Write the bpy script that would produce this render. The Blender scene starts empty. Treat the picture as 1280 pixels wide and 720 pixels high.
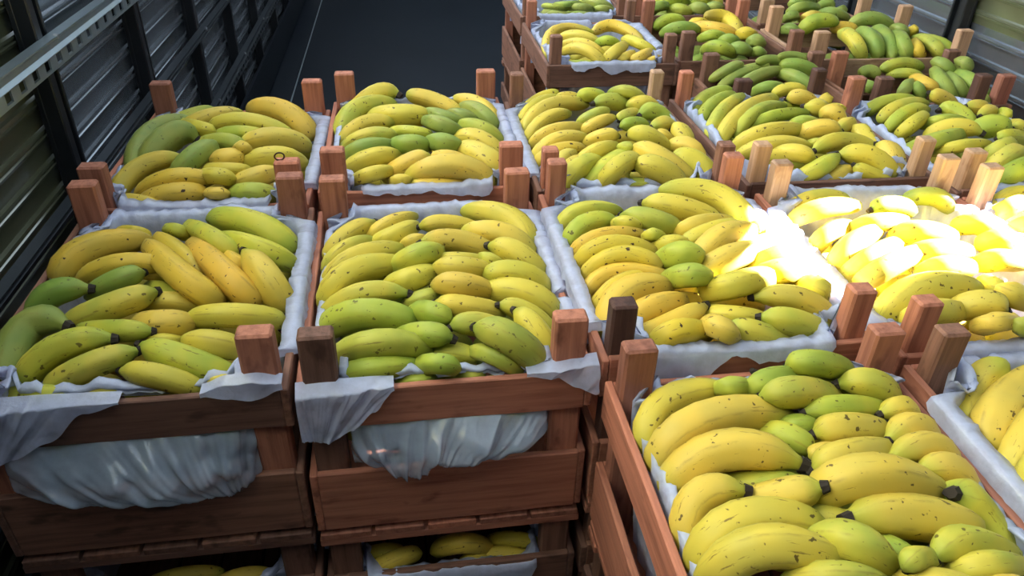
import bpy, bmesh, math, random
import numpy as np
from mathutils import Vector, Matrix, noise

random.seed(7)
scene = bpy.context.scene
COL = scene.collection
ZT = 0.80                      # height of the upper crates' post tops above the truck floor

# ------------------------------------------------------------------ camera
F, PITCH, YAW, ROLL, CH = 946.5, math.radians(33.124), math.radians(8.863), math.radians(1.698), 0.5909
fw = Vector((math.sin(YAW)*math.cos(PITCH), math.cos(YAW)*math.cos(PITCH), -math.sin(PITCH)))
r0 = Vector((math.cos(YAW), -math.sin(YAW), 0)); u0 = r0.cross(fw)
rt = r0*math.cos(ROLL) + u0*math.sin(ROLL); up = -r0*math.sin(ROLL) + u0*math.cos(ROLL)
EYE = Vector((0, 0, CH+ZT))
cd = bpy.data.cameras.new('camera'); cam = bpy.data.objects.new('camera', cd); COL.objects.link(cam)
cd.sensor_width = 36.0; cd.lens = F*36.0/1280.0; cd.clip_start = 0.02
m = Matrix((rt, up, -fw)).transposed().to_4x4(); m.translation = EYE
cam.matrix_world = m
scene.camera = cam

# ------------------------------------------------------------------ light
world = bpy.data.worlds.new('world'); scene.world = world; world.use_nodes = True
bg = world.node_tree.nodes['Background']
bg.inputs['Color'].default_value = (0.75, 0.88, 1.0, 1); bg.inputs['Strength'].default_value = 1.9
SUN_E = math.radians(30)
sd = bpy.data.lights.new('sun_offscreen', 'SUN'); sd.energy = 200; sd.angle = math.radians(0.53); sd.color = (1, 0.96, 0.90)
sun = bpy.data.objects.new('sun_offscreen', sd); COL.objects.link(sun)
sun.location = (6, 1, 5)
sun.rotation_euler = Vector((-math.cos(SUN_E), 0, -math.sin(SUN_E))).to_track_quat('-Z', 'Y').to_euler()
vs = scene.view_settings
vs.view_transform = 'Standard'; vs.look = 'None'; vs.gamma = 1; vs.use_curve_mapping = False; vs.exposure = -0.32

# ------------------------------------------------------------------ pixel helpers (photo 1280x720)
def ray(x, y): return fw + rt*((x-640)/F) + up*((360-y)/F)
def atz(x, y, z):
    d = ray(x, y); return EYE + d*((z-EYE.z)/d.z)
def depth(p): return (p-EYE).dot(fw)

# ------------------------------------------------------------------ materials
def mat(name):
    m = bpy.data.materials.new(name); m.use_nodes = True
    nt = m.node_tree; return m, nt, nt.nodes['Principled BSDF']
def nd(nt, t, **kw):
    n = nt.nodes.new(t)
    for k, v in kw.items(): setattr(n, k, v)
    return n
def ramp(nt, stops):
    n = nt.nodes.new('ShaderNodeValToRGB'); e = n.color_ramp.elements
    while len(e) < len(stops): e.new(0.5)
    for i, (p, c) in enumerate(stops):
        e[i].position = p; e[i].color = (*c, 1) if len(c) == 3 else c
    return n
def mixc(nt, fac, a, b, blend='MIX'):
    n = nt.nodes.new('ShaderNodeMix'); n.data_type = 'RGBA'; n.blend_type = blend
    for s, v in ((0, fac), (6, a), (7, b)):
        if hasattr(v, 'links') or hasattr(v, 'is_linked'): nt.links.new(v, n.inputs[s])
        elif s == 0: n.inputs[0].default_value = v
        else: n.inputs[s].default_value = (*v, 1)
    return n.outputs[2]
def mapping(nt, src, scale, offs=None):
    mp = nt.nodes.new('ShaderNodeMapping'); mp.inputs['Scale'].default_value = scale
    nt.links.new(src, mp.inputs['Vector'])
    if offs is not None: nt.links.new(offs, mp.inputs['Location'])
    return mp.outputs[0]
def noise_n(nt, vec, sc, det=3, rough=.55):
    n = nt.nodes.new('ShaderNodeTexNoise'); n.inputs['Scale'].default_value = sc
    n.inputs['Detail'].default_value = det; n.inputs['Roughness'].default_value = rough
    nt.links.new(vec, n.inputs['Vector']); return n.outputs['Fac']
def rnd_offset(nt):
    oi = nt.nodes.new('ShaderNodeObjectInfo')
    mu = nt.nodes.new('ShaderNodeMath'); mu.operation = 'MULTIPLY'; mu.inputs[1].default_value = 37.0
    nt.links.new(oi.outputs['Random'], mu.inputs[0])
    return oi.outputs['Random'], mu.outputs[0]

def banana_mat(name, ca, cb, cend, spot):
    m, nt, b = mat(name)
    tc = nd(nt, 'ShaderNodeTexCoord'); r, ro = rnd_offset(nt)
    v = mapping(nt, tc.outputs['Object'], (1, 1, 1), ro)
    big = noise_n(nt, v, 16, 2)
    rp = ramp(nt, [(0.38, (0, 0, 0)), (0.66, (1, 1, 1))]); nt.links.new(big, rp.inputs[0])
    col = mixc(nt, rp.outputs[0], ca, cb)
    # warmer / greener from fruit to fruit
    r2 = ramp(nt, [(0.0, (0.93, 1.03, 0.8)), (0.5, (1, 1, 1)), (1.0, (1.08, 0.97, 1.05))]); nt.links.new(r, r2.inputs[0])
    col = mixc(nt, 1.0, col, r2.outputs[0], 'MULTIPLY')
    uv = nd(nt, 'ShaderNodeSeparateXYZ'); nt.links.new(tc.outputs['UV'], uv.inputs[0])
    er = ramp(nt, [(0.0, (0.7,)*3), (0.2, (0,)*3), (0.8, (0,)*3), (0.97, (0.85,)*3)]); nt.links.new(uv.outputs[0], er.inputs[0])
    col = mixc(nt, er.outputs[0], col, cend)
    sp = noise_n(nt, mapping(nt, tc.outputs['Object'], (1, 1, 1), ro), 95, 2, .5)
    s1 = ramp(nt, [(0.675, (0, 0, 0)), (0.71, (spot,)*3)]); nt.links.new(sp, s1.inputs[0])
    sp2 = noise_n(nt, mapping(nt, tc.outputs['UV'], (2.5, 14, 1), ro), 2.2, 4, .65)
    s2 = ramp(nt, [(0.64, (0, 0, 0)), (0.70, (spot*.85,)*3)]); nt.links.new(sp2, s2.inputs[0])
    col = mixc(nt, s1.outputs[0], col, (0.05, 0.025, 0.01))
    col = mixc(nt, s2.outputs[0], col, (0.10, 0.05, 0.015))
    # faint brown line along each of the five ridges
    mv = nd(nt, 'ShaderNodeMath', operation='MULTIPLY'); mv.inputs[1].default_value = 5.0; nt.links.new(uv.outputs[1], mv.inputs[0])
    pp = nd(nt, 'ShaderNodeMath', operation='PINGPONG'); pp.inputs[1].default_value = .5; nt.links.new(mv.outputs[0], pp.inputs[0])
    lr = ramp(nt, [(0.0, (.42,)*3), (0.10, (0,)*3)]); nt.links.new(pp.outputs[0], lr.inputs[0])
    ln_ = noise_n(nt, mapping(nt, tc.outputs['UV'], (6, 2, 1), ro), 1.5, 3)
    lm = ramp(nt, [(0.45, (0,)*3), (0.62, (1,)*3)]); nt.links.new(ln_, lm.inputs[0])
    lf = mixc(nt, 1.0, lr.outputs[0], lm.outputs[0], 'MULTIPLY')
    col = mixc(nt, lf, col, (0.20, 0.13, 0.03))
    nt.links.new(col, b.inputs['Base Color'])
    b.inputs['Roughness'].default_value = 0.48
    b.inputs['Specular IOR Level'].default_value = 0.22
    bp = nd(nt, 'ShaderNodeBump'); bp.inputs['Strength'].default_value = .12; bp.inputs['Distance'].default_value = .002
    nt.links.new(noise_n(nt, v, 70, 3), bp.inputs['Height']); nt.links.new(bp.outputs[0], b.inputs['Normal'])
    return m
BAN = {
 'y': banana_mat('banana_yellow', (0.60, 0.45, 0.060), (0.52, 0.42, 0.066), (0.36, 0.37, 0.04), .85),
 'm': banana_mat('banana_turning', (0.53, 0.45, 0.055), (0.37, 0.39, 0.055), (0.26, 0.32, 0.04), .8),
 'd': banana_mat('banana_lime', (0.40, 0.41, 0.052), (0.26, 0.32, 0.046), (0.20, 0.27, 0.036), .7),
 'g': banana_mat('banana_green', (0.20, 0.275, 0.055), (0.27, 0.31, 0.058), (0.24, 0.28, 0.045), .6),
 'o': banana_mat('banana_golden', (0.63, 0.42, 0.045), (0.54, 0.39, 0.050), (0.34, 0.26, 0.05), 1.0),
}
def plain(name, col, rough=.6, metal=0.0, nscale=20, var=.35, coat=0.0, spec=.5):
    m, nt, b = mat(name)
    tc = nd(nt, 'ShaderNodeTexCoord')
    n = noise_n(nt, tc.outputs['Object'], nscale, 4)
    nt.links.new(mixc(nt, n, tuple(c*(1-var) for c in col), tuple(min(1, c*(1+var)) for c in col)), b.inputs['Base Color'])
    b.inputs['Roughness'].default_value = rough; b.inputs['Metallic'].default_value = metal
    b.inputs['Coat Weight'].default_value = coat; b.inputs['Coat IOR'].default_value = 2.2; b.inputs['Coat Roughness'].default_value = .15
    b.inputs['Specular IOR Level'].default_value = spec
    return m
M_TIP = plain('banana_tip_black', (0.022, 0.014, 0.008), .8)
def wood(name, ca, cb, cs):
    m, nt, b = mat(name)
    tc = nd(nt, 'ShaderNodeTexCoord'); r, ro = rnd_offset(nt)
    g = noise_n(nt, mapping(nt, tc.outputs['Object'], (5, 90, 90), ro), 1.0, 6, .65)
    rp = ramp(nt, [(0.3, ca), (0.55, cb), (0.75, tuple(c*1.15 for c in cb))]); nt.links.new(g, rp.inputs[0])
    rr = ramp(nt, [(0, (0.72, .72, .74)), (0.5, (1, .98, .95)), (1, (1.15, 1.05, .98))]); nt.links.new(r, rr.inputs[0])
    col = mixc(nt, 1.0, rp.outputs[0], rr.outputs[0], 'MULTIPLY')
    st = noise_n(nt, mapping(nt, tc.outputs['Object'], (14, 30, 30), ro), 1.0, 3)
    sr = ramp(nt, [(0.60, (0, 0, 0)), (0.72, (.75,)*3)]); nt.links.new(st, sr.inputs[0])
    nt.links.new(mixc(nt, sr.outputs[0], col, cs), b.inputs['Base Color'])
    b.inputs['Roughness'].default_value = .68; b.inputs['Specular IOR Level'].default_value = .3
    bp = nd(nt, 'ShaderNodeBump'); bp.inputs['Strength'].default_value = .5; bp.inputs['Distance'].default_value = .002
    nt.links.new(g, bp.inputs['Height']); nt.links.new(bp.outputs[0], b.inputs['Normal'])
    return m
WOOD = {
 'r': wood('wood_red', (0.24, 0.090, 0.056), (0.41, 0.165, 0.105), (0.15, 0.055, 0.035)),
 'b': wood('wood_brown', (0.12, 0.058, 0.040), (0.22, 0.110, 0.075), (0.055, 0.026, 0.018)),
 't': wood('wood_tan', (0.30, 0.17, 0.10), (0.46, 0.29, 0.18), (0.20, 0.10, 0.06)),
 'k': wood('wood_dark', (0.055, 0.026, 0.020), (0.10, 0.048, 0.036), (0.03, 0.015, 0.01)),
}
def film(name, alpha, tint, rough=.2, bump=.55, coat=.35, avar=.12):
    m, nt, b = mat(name)
    out = nt.nodes['Material Output']
    b.inputs['Base Color'].default_value = (*tint, 1); b.inputs['Roughness'].default_value = rough
    b.inputs['Specular IOR Level'].default_value = .7
    b.inputs['Coat Weight'].default_value = coat; b.inputs['Coat IOR'].default_value = 2.1; b.inputs['Coat Roughness'].default_value = .07
    tc = nd(nt, 'ShaderNodeTexCoord')
    w = noise_n(nt, mapping(nt, tc.outputs['Object'], (1, 1, 1)), 34, 5, .6)
    bp = nd(nt, 'ShaderNodeBump'); bp.inputs['Strength'].default_value = bump; bp.inputs['Distance'].default_value = .006
    nt.links.new(w, bp.inputs['Height']); nt.links.new(bp.outputs[0], b.inputs['Normal'])
    tl = nd(nt, 'ShaderNodeBsdfTranslucent'); tl.inputs[0].default_value = (*tint, 1)
    nt.links.new(bp.outputs[0], tl.inputs['Normal'])
    m1 = nd(nt, 'ShaderNodeMixShader'); m1.inputs[0].default_value = .32
    nt.links.new(b.outputs[0], m1.inputs[1]); nt.links.new(tl.outputs[0], m1.inputs[2])
    tr = nd(nt, 'ShaderNodeBsdfTransparent')
    m2 = nd(nt, 'ShaderNodeMixShader'); nt.links.new(tr.outputs[0], m2.inputs[1]); nt.links.new(m1.outputs[0], m2.inputs[2])
    ar = ramp(nt, [(0.3, (alpha-avar,)*3), (0.65, (min(1, alpha+avar),)*3)]); nt.links.new(w, ar.inputs[0])
    nt.links.new(ar.outputs[0], m2.inputs[0])
    nt.links.new(m2.outputs[0], out.inputs['Surface'])
    return m
FILM = film('plastic_liner', .84, (0.66, 0.72, 0.94))
FILM2 = film('plastic_pouch', .52, (0.66, 0.81, 1.0), .10, .3, 1.0, .05)
STEEL = plain('galvanised_steel', (0.42, 0.50, 0.53), .38, .8, 30, .15)
RAIL = plain('dull_steel_rail', (0.07, 0.08, 0.09), .4, .6, 30, .2)
DARKST = plain('black_painted_steel', (0.012, 0.014, 0.017), .45, .1, 12, .4)
PANEL = plain('dark_corrugated_sheet', (0.32, 0.35, 0.39), .24, .78, 4, .12)
GREENERY_TINT = plain('greenery_tint_sheet', (0.14, 0.15, 0.085), .3, .35, 3, .3, 1.0)  # light from outside greenery, put into the sheet's base colour as olive
BOLT = plain('zinc_bolt', (0.5, 0.52, 0.54), .35, .8)
FLOOR = plain('dark_steel_floor', (0.009, 0.0125, 0.018), .5, .0, 3, .3, 0, .15)
GROUND = plain('yard_asphalt', (0.10, 0.10, 0.095), .9, 0, 1.5, .3)
WIRE = plain('rusty_wire', (0.06, 0.03, 0.02), .5, .6)

# ------------------------------------------------------------------ object helpers
def new_mesh(name, verts, faces, material=None, smooth=False):
    me = bpy.data.meshes.new(name); me.from_pydata([tuple(v) for v in verts], [], faces); me.update()
    if material: me.materials.append(material)
    if smooth: me.polygons.foreach_set('use_smooth', [True]*len(me.polygons))
    return me
def link(name, data, parent=None, loc=(0, 0, 0), rot=(0, 0, 0)):
    o = bpy.data.objects.new(name, data); COL.objects.link(o)
    if parent: o.parent = parent
    o.location = loc; o.rotation_euler = rot
    return o
def tag(o, label=None, cat=None, group=None, kind=None):
    if label: o['label'] = label
    if cat: o['category'] = cat
    if group: o['group'] = group
    if kind: o['kind'] = kind
    return o
def bev_box(bm, c, s, bev=.002, seg=1):
    g = bmesh.ops.create_cube(bm, size=1.0)
    for v in g['verts']: v.co = Vector((v.co.x*s[0]+c[0], v.co.y*s[1]+c[1], v.co.z*s[2]+c[2]))
    if bev:
        es = list({e for v in g['verts'] for e in v.link_edges})
        bmesh.ops.bevel(bm, geom=es, offset=bev, segments=seg, affect='EDGES')
def box_mesh(name, s, material, bev=.002, warp=0.0, seed=0):
    bm = bmesh.new(); bev_box(bm, (0, 0, 0), s, bev)
    if warp:
        n = 10
        for k in range(1, n):
            x = -s[0]/2 + s[0]*k/n
            bmesh.ops.bisect_plane(bm, geom=bm.verts[:]+bm.edges[:]+bm.faces[:], plane_co=(x, 0, 0), plane_no=(1, 0, 0))
        for v in bm.verts:
            a = noise.noise(Vector((v.co.x*9+seed*7.1, seed*3.3, 1 if v.co.z > 0 else -4)))
            v.co.z += warp*a; v.co.y += warp*.4*noise.noise(Vector((v.co.x*6+seed, 8.2, 0)))
    me = bpy.data.meshes.new(name); bm.to_mesh(me); bm.free(); me.materials.append(material)
    return me

# ------------------------------------------------------------------ truck body (the setting)
XL, XR = -0.77, 1.90
Y0, Y1 = -.50, 7.2
HL, HR = ZT+1.6, ZT+2.35
def slab(name, c, s, material, parent=None, bev=0):
    o = link(name, box_mesh(name, s, material, bev), parent, c)
    if not parent: tag(o, kind='structure')
    return o
slab('ground', (0.5, 3, -1.15), (60, 60, .1), GROUND)
fl = slab('floor', ((XL+XR)/2, (Y0+Y1)/2, -.05), (XR-XL+.2, Y1-Y0, .1), FLOOR)
slab('floor_seam', (-.585-((XL+XR)/2), 0, .0525), (.006, Y1-Y0-.02, .005), STEEL, fl)
slab('floor_ledge', ((-.585+XL)/2-((XL+XR)/2)-.003, 0, .053), (-.585-XL-.01, Y1-Y0-.02, .006), FLOOR, fl)
slab('rear_shade_wall', ((XL+XR)/2, Y0-.03, HL/2), (XR-XL+.2, .06, HL), DARKST)  # unseen wall added behind the camera to keep light off the crate fronts
slab('wall_front', ((XL+XR)/2, Y1+.03, HL/2), (XR-XL+.2, .06, HL), DARKST)

def corrugated(y0, y1, z0, z1, sgn, pitch=.066, zphase=.0):
    """sheet in the YZ plane at local x=0, ribs proud towards sgn*x"""
    prof = []
    z = z0
    k = math.ceil((z0-zphase)/pitch)
    while True:
        zc = zphase + k*pitch
        if zc > z1-.014: break
        if zc > z0+.014:
            prof += [(zc-.0125, 0), (zc-.0095, .0075), (zc-.004, .0085), (zc-.0015, .0050), (zc+.0015, .0050), (zc+.004, .0085), (zc+.0095, .0075), (zc+.0125, 0)]
        k += 1
    prof = [(z0, 0)] + prof + [(z1, 0)]
    v, f = [], []
    for (z, x) in prof:
        v += [(sgn*x, y0, z), (sgn*x, y1, z)]
    n = len(prof)
    for i in range(n-1): f.append((2*i, 2*i+1, 2*i+3, 2*i+2))
    off = len(v)                                   # back skin gives the sheet its thickness
    v += [(-sgn*.003, y0, z0), (-sgn*.003, y1, z0), (-sgn*.003, y0, z1), (-sgn*.003, y1, z1)]
    f += [(off, off+2, off+3, off+1), (0, 1, off+1, off), (2*n-2, 2*n-1, off+3, off+2)]
    return v, f
def side_wall(name, x, sgn, posts, height, bays):
    root = link(name, box_mesh(name, (.05, Y1-Y0, .12), DARKST, .003), None, (x-sgn*.005, (Y0+Y1)/2, .05))
    tag(root, kind='structure')
    oy = (Y0+Y1)/2
    for (ya, yb, mt_, za, zb) in bays:
        v, f = corrugated(ya-oy, yb-oy, za-.05, zb-.05, sgn, zphase=ZT-.05+.021)
        link('corrugated_panel', new_mesh('corrugated_panel', v, f, mt_), root, (sgn*.004, 0, 0))
    pm = None
    for y in posts:
        if pm is None:
            bm = bmesh.new()
            bev_box(bm, (0, 0, height/2), (.012, .085, height), .002)
            bev_box(bm, (sgn*.017, -.026, height/2), (.034, .030, height), .003)
            bev_box(bm, (sgn*.012, .036, height/2), (.022, .010, height), .002)
            pm = bpy.data.meshes.new('wall_upright'); bm.to_mesh(pm); bm.free(); pm.materials.append(DARKST)
        link('wall_upright', pm, root, (sgn*.022, y-oy, -.05))
    return root, oy
PL = [0.44+.63*i for i in range(-1, 11)]
bays = []
for i in range(len(PL)-1):
    bays.append((PL[i]-.002, PL[i+1]-.002, GREENERY_TINT if PL[i+1] < 1.75 else PANEL, .0, HL))
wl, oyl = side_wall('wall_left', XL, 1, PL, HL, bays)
PR = [2.40+.63*i for i in range(-1, 8)]
bays = [(Y0, .92, PANEL, .0, HR), (1.215, PR[0], PANEL, .0, ZT-.01), (1.215, PR[0], GREENERY_TINT, ZT-.01, HR), (PR[0], PR[1], PANEL, .0, ZT-.01), (PR[0], PR[1], GREENERY_TINT, ZT-.01, HR)]
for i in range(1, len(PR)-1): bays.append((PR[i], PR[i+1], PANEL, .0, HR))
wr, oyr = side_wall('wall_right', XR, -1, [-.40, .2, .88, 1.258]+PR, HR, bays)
# unseen sheet added over the right wall's slot, slanted to shape the sun patch
te = math.tan(SUN_E)
za, zb = ZT-.06+(XR-.40)*te, ZT-.06+(XR-.64)*te
v = [(0, .90, za), (0, 1.24, zb), (0, 1.24, HR), (0, .90, HR), (.004, .90, za), (.004, 1.24, zb), (.004, 1.24, HR), (.004, .90, HR)]
cv = link('sunbeam_mask', new_mesh('sunbeam_mask', [(a, b-oyr, c-.05) for a, b, c in v],
     [(0, 1, 2, 3), (7, 6, 5, 4), (0, 4, 5, 1), (1, 5, 6, 2), (2, 6, 7, 3), (3, 7, 4, 0)], DARKST), wr, (.005, 0, 0))

def slotted_rail(parent, oy, x, sgn, za, zb, y0, y1, mt_, pitch=.064, holes=True):
    """channel rail with a row of square slots along its lower band"""
    v, f = [], []
    def quad(a, b, c, d):
        i = len(v); v.extend((a, b, c, d)); f.append((i, i+1, i+2, i+3))
    zm = za + (zb-za)*.50
    hz0, hz1 = za+(zm-za)*.20, za+(zm-za)*.84
    # upper trough: profile pieces (x offset, z)
    prof = [(0, zm), (.010, zm+.003), (.004, zm+(zb-zm)*.35), (.004, zm+(zb-zm)*.7), (.012, zb-.003), (.012, zb), (-.012, zb), (-.012, zb-.004)]
    for (xa, z_a), (xb, z_b) in zip(prof[:-1], prof[1:]):
        quad((x+sgn*xa, y0, z_a), (x+sgn*xa, y1, z_a), (x+sgn*xb, y1, z_b), (x+sgn*xb, y0, z_b))
    quad((x, y0, za), (x, y1, za), (x-sgn*.016, y1, za), (x-sgn*.016, y0, za))
    y = y0
    while y < y1-1e-4:
        ye = min(y+pitch, y1)
        ha, hb = y+pitch*.28, y+pitch*.72
        if holes and hb < ye:
            quad((x, y, za), (x, ye, za), (x, ye, hz0), (x, y, hz0))
            quad((x, y, hz1), (x, ye, hz1), (x, ye, zm), (x, y, zm))
            quad((x, y, hz0), (x, ha, hz0), (x, ha, hz1), (x, y, hz1))
            quad((x, hb, hz0), (x, ye, hz0), (x, ye, hz1), (x, hb, hz1))
            for (p, q) in (((ha, hz0), (hb, hz0)), ((hb, hz0), (hb, hz1)), ((hb, hz1), (ha, hz1)), ((ha, hz1), (ha, hz0))):
                quad((x, p[0], p[1]), (x, q[0], q[1]), (x-sgn*.004, q[0], q[1]), (x-sgn*.004, p[0], p[1]))
        else:
            quad((x, y, za), (x, ye, za), (x, ye, zm), (x, y, zm))
        y = ye
    px = parent.location.x
    link('slotted_rail', new_mesh('slotted_rail', [(a-px, b-oy, c-.05) for a, b, c in v], f, mt_), parent)
slotted_rail(wl, oyl, XL+.062, 1, ZT+.088, ZT+.152, Y0, Y1-.1, STEEL)
slotted_rail(wl, oyl, XL+.062, 1, ZT-.182, ZT-.150, Y0, Y1-.1, RAIL, holes=False)
slotted_rail(wl, oyl, XL+.062, 1, ZT-.490, ZT-.420, Y0, Y1-.1, RAIL)
bmx = bmesh.new(); bmesh.ops.create_cone(bmx, cap_ends=True, segments=8, radius1=.006, radius2=.005, depth=.008)
bolt = bpy.data.meshes.new('bolt'); bmx.to_mesh(bolt); bmx.free(); bolt.materials.append(BOLT)
for y in PL[1:8]:
    for z in (ZT+.150, ZT-.155, ZT-.425):
        link('bolt', bolt, wl, (XL+.072-wl.location.x, y-oyl, z-.05), (0, math.pi/2, 0))
slab('kick_panel', (.066, 0, .06), (.012, Y1-Y0-.1, .18), FLOOR, wl)

# ------------------------------------------------------------------ crates
Hc = 0.40
SL = .011
_mesh_cache = {}
def cmesh(key, fn):
    if key not in _mesh_cache: _mesh_cache[key] = fn()
    return _mesh_cache[key]
CR = {}
def make_crate(key, label, x, y, th=0.0, W=.40, L=.48, z=0.0, pw=.047, wd='r', posts='rrrr', group='upper banana crates', post_dz=(0, 0, 0, 0)):
    """x,y: middle of the front posts' front face; z: offset of the post tops from the common level"""
    pd = .030
    D = L+pd
    root = link('banana_crate', None, None, (x, y, ZT+z-Hc), (0, 0, th))
    tag(root, label, 'crate', group)
    k = 0
    for j, (px, py) in enumerate(((-W/2+pw/2, pd/2), (W/2-pw/2, pd/2), (-W/2+pw/2, L+pd/2), (W/2-pw/2, L+pd/2))):
        h = Hc-.028+post_dz[j]
        mt_ = WOOD[posts[j]]
        me = cmesh(('post', pw, round(h, 3), posts[j]), lambda: box_mesh('corner_post', (h, pd, pw), mt_, .0035))
        link('corner_post', me, root, (px, py, .028+h/2), (0, -math.pi/2, math.radians(random.uniform(-1.5, 1.5))))
    def slat(name, ln, hgt, c, along_y, mk):
        sv = random.randint(0, 3)
        me = cmesh((name, round(ln, 3), hgt, mk, sv), lambda: box_mesh(name, (ln, SL, hgt), WOOD[mk], .0018, .0022, sv))
        link(name, me, root, (c[0], c[1], c[2]+random.uniform(-.002, .002)), (0, random.uniform(-.004, .004), math.pi/2 if along_y else 0))
    zt, zl = Hc-.083-.0335, Hc-.24-.060
    for (nm, hg, zc) in (('top_slat', .067, zt), ('lower_slat', .120, zl)):
        slat(nm, W, hg, (0, -SL/2, zc), False, wd)
        slat(nm, W, hg, (0, D+SL/2, zc), False, wd)
        slat(nm, D+2*SL, hg, (-W/2-SL/2, D/2, zc), True, wd)
        slat(nm, D+2*SL, hg, (W/2+SL/2, D/2, zc), True, wd)
    n = 5; bw = (W+2*SL)/n
    for i in range(n):
        me = cmesh(('base', round(D, 3), round(bw, 4), wd), lambda: box_mesh('base_plank', (D+2*SL, bw-.006, .013), WOOD[wd], .0015))
        link('base_plank', me, root, (-W/2-SL+bw*(i+.5), D/2, .0215), (0, 0, math.pi/2))
    for yy in (.012, D-.012):
        me = cmesh(('run', round(W, 3), wd), lambda: box_mesh('base_runner', (W+2*SL, .045, .016), WOOD[wd], .002))
        link('base_runner', me, root, (0, yy, .008))
    CR[key] = dict(root=root, x=x, y=y, th=th, W=W, L=L, D=D, z=ZT+z, pw=pw, M=Matrix.Translation((x, y, 0)) @ Matrix.Rotation(th, 4, 'Z'))
    return root

def make_liner(key, label, drops, seed, zin=(-.2,)*4, fil=FILM, shoulder=(.024,)*4, group='crate liners', fine=1.0):
    """plastic sheet lining the crate: inside wall -> over the top slat -> hanging outside. drops: front,right,back,left"""
    c = CR[key]; W, D = c['W'], c['D']
    hx, hy = W/2-.003, D/2-.003
    step = .0075/fine
    P = []                                   # perimeter samples: (pos, inward normal, side, distance to nearest corner, tangent)
    for side, (a, b, nrm) in enumerate((((-hx, -hy), (hx, -hy), (0, 1)), ((hx, -hy), (hx, hy), (-1, 0)), ((hx, hy), (-hx, hy), (0, -1)), ((-hx, hy), (-hx, -hy), (1, 0)))):
        a, b = Vector(a), Vector(b); ln = (b-a).length; n = int(ln/step)
        for i in range(n):
            t = i/n; P.append((a.lerp(b, t), Vector(nrm), side, min(t, 1-t)*ln))
    rows = 13
    V = []
    for i, (p, nrm, side, dc) in enumerate(P):
        cf = max(0.0, min(1.0, (.075-dc)/.03))           # 1 at corners (goes round the inside of the post)
        cf = cf*cf*(3-2*cf)
        s3 = Vector((p.x*1.0, p.y*1.0, seed*5.7))
        n1 = noise.noise(s3*14); n2 = noise.noise(s3*45); n3 = noise.noise(s3*95+Vector((3, 1, 2)))
        d = drops[side]
        nl = noise.noise(s3*5+Vector((9, 4, 1)))
        dd = max(0.0, d*(.75+1.1*nl+.7*n1+.25*n2))*(1-cf) if d > 0 else 0
        crest = -.078-(.016 if key[0] == 'L' else 0) + .008*nl+.008*n1+.006*n2+.003*n3 + .008*cf
        if dd > .006: crest = max(crest, -.0765-(.016 if key[0] == 'L' else 0))      # the film lies over the slat, not in it
        sh = shoulder[side]
        for k in range(rows):
            if k <= 6:
                t = k/6
                z = zin[side]+(crest-zin[side])*t
                ins = .004 + cf*.040 + sh*(1-t)**1.2 + (.006*n2+.004*n3*(1 if k % 2 else .3))*(1-t*.6) + .004*abs(n1)
                ins = max(.002, ins)
            elif dd > .006:
                t = (k-6)/(rows-7)
                if k <= 8:
                    q = (k-6)/2
                    ins = .004-(SL+.013)*q; z = crest+.003*math.sin(math.pi*q)
                else:
                    q = (k-8)/(rows-9)
                    ins = -(SL+.003)-.006-.0035*q*(1+n2)-.0015*n3; z = crest-dd*q
            else:
                q = (k-6)/(rows-7)
                ins = .004+cf*.04+.014*math.sin(q*math.pi*.9)+.005*n3*q; z = crest+.012*math.sin(q*math.pi)*(.6+n2)-.010*q
            z += .003*n3*(k/6 if k < 6 else 1)
            if k < 7: z += .0015*noise.noise(s3*60+Vector((0, 0, k*1.7)))
            V.append((p.x+nrm.x*ins, p.y+nrm.y*ins+D/2, z+Hc))
    n = len(P); Fc = []
    for i in range(n):
        j = (i+1) % n
        for k in range(rows-1): Fc.append((i*rows+k, j*rows+k, j*rows+k+1, i*rows+k+1))
    o = link('plastic_liner', new_mesh('plastic_liner', V, Fc, fil, True), None, (c['x'], c['y'], c['z']-Hc), (0, 0, c['th']))
    tag(o, label, 'plastic liner', group)
    return o
def front_sheet(name, parent, key, ctrl, bulge, seed, fil, tuck=True, apex=(0, -.3), y0=.004, foldk=70, foldamp=.006, nu=150, nv=44):
    """loose sheet at the front of a crate; ctrl rows (x, ztop, zbottom) relative to the post tops"""
    V, Fc = [], []
    xs = [q[0] for q in ctrl]
    def samp(x, i):
        for a, b in zip(ctrl[:-1], ctrl[1:]):
            if x <= b[0]+1e-9:
                t = (x-a[0])/(b[0]-a[0]); t = t*t*(3-2*t); return a[i]+(b[i]-a[i])*t
        return ctrl[-1][i]
    for i in range(nu+1):
        x = xs[0]+(xs[-1]-xs[0])*i/nu
        zt_, zb_ = samp(x, 1), samp(x, 2)
        e = math.sin(math.pi*min(1, max(0, i/nu)))**.5
        for j in range(nv+1):
            t = j/nv
            z = zt_+(zb_-zt_)*t
            dx, dz_ = x-apex[0], z-apex[1]
            ang = math.atan2(dx, abs(dz_)+.02)
            f1 = 1-2*abs(noise.noise(Vector((ang*foldk*.09+seed, math.hypot(dx, dz_)*5, seed*2.2))))
            f2 = 1-2*abs(noise.noise(Vector((ang*foldk*.26+seed, math.hypot(dx, dz_)*9, seed*1.2))))
            f3 = noise.noise(Vector((x*38, z*38, seed)))
            fold = (f1*1.1+f2*.3+f3*.9-.5)*foldamp
            if tuck: prof = (math.sin(math.pi*t**1.4)**.8) if t < 1 else 0
            else: prof = min(1, t*8)
            amt = bulge*prof*(e if tuck else 1)
            if tuck: y = y0-amt-fold*(.2+.8*prof)
            else: y = y0-amt-max(fold, -.002)*prof
            V.append((x+fold*.3, y, z+Hc))
    for i in range(nu):
        for j in range(nv):
            a = i*(nv+1)+j; Fc.append((a, a+nv+1, a+nv+2, a+1))
    return link(name, new_mesh(name, V, Fc, fil, True), parent)

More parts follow.
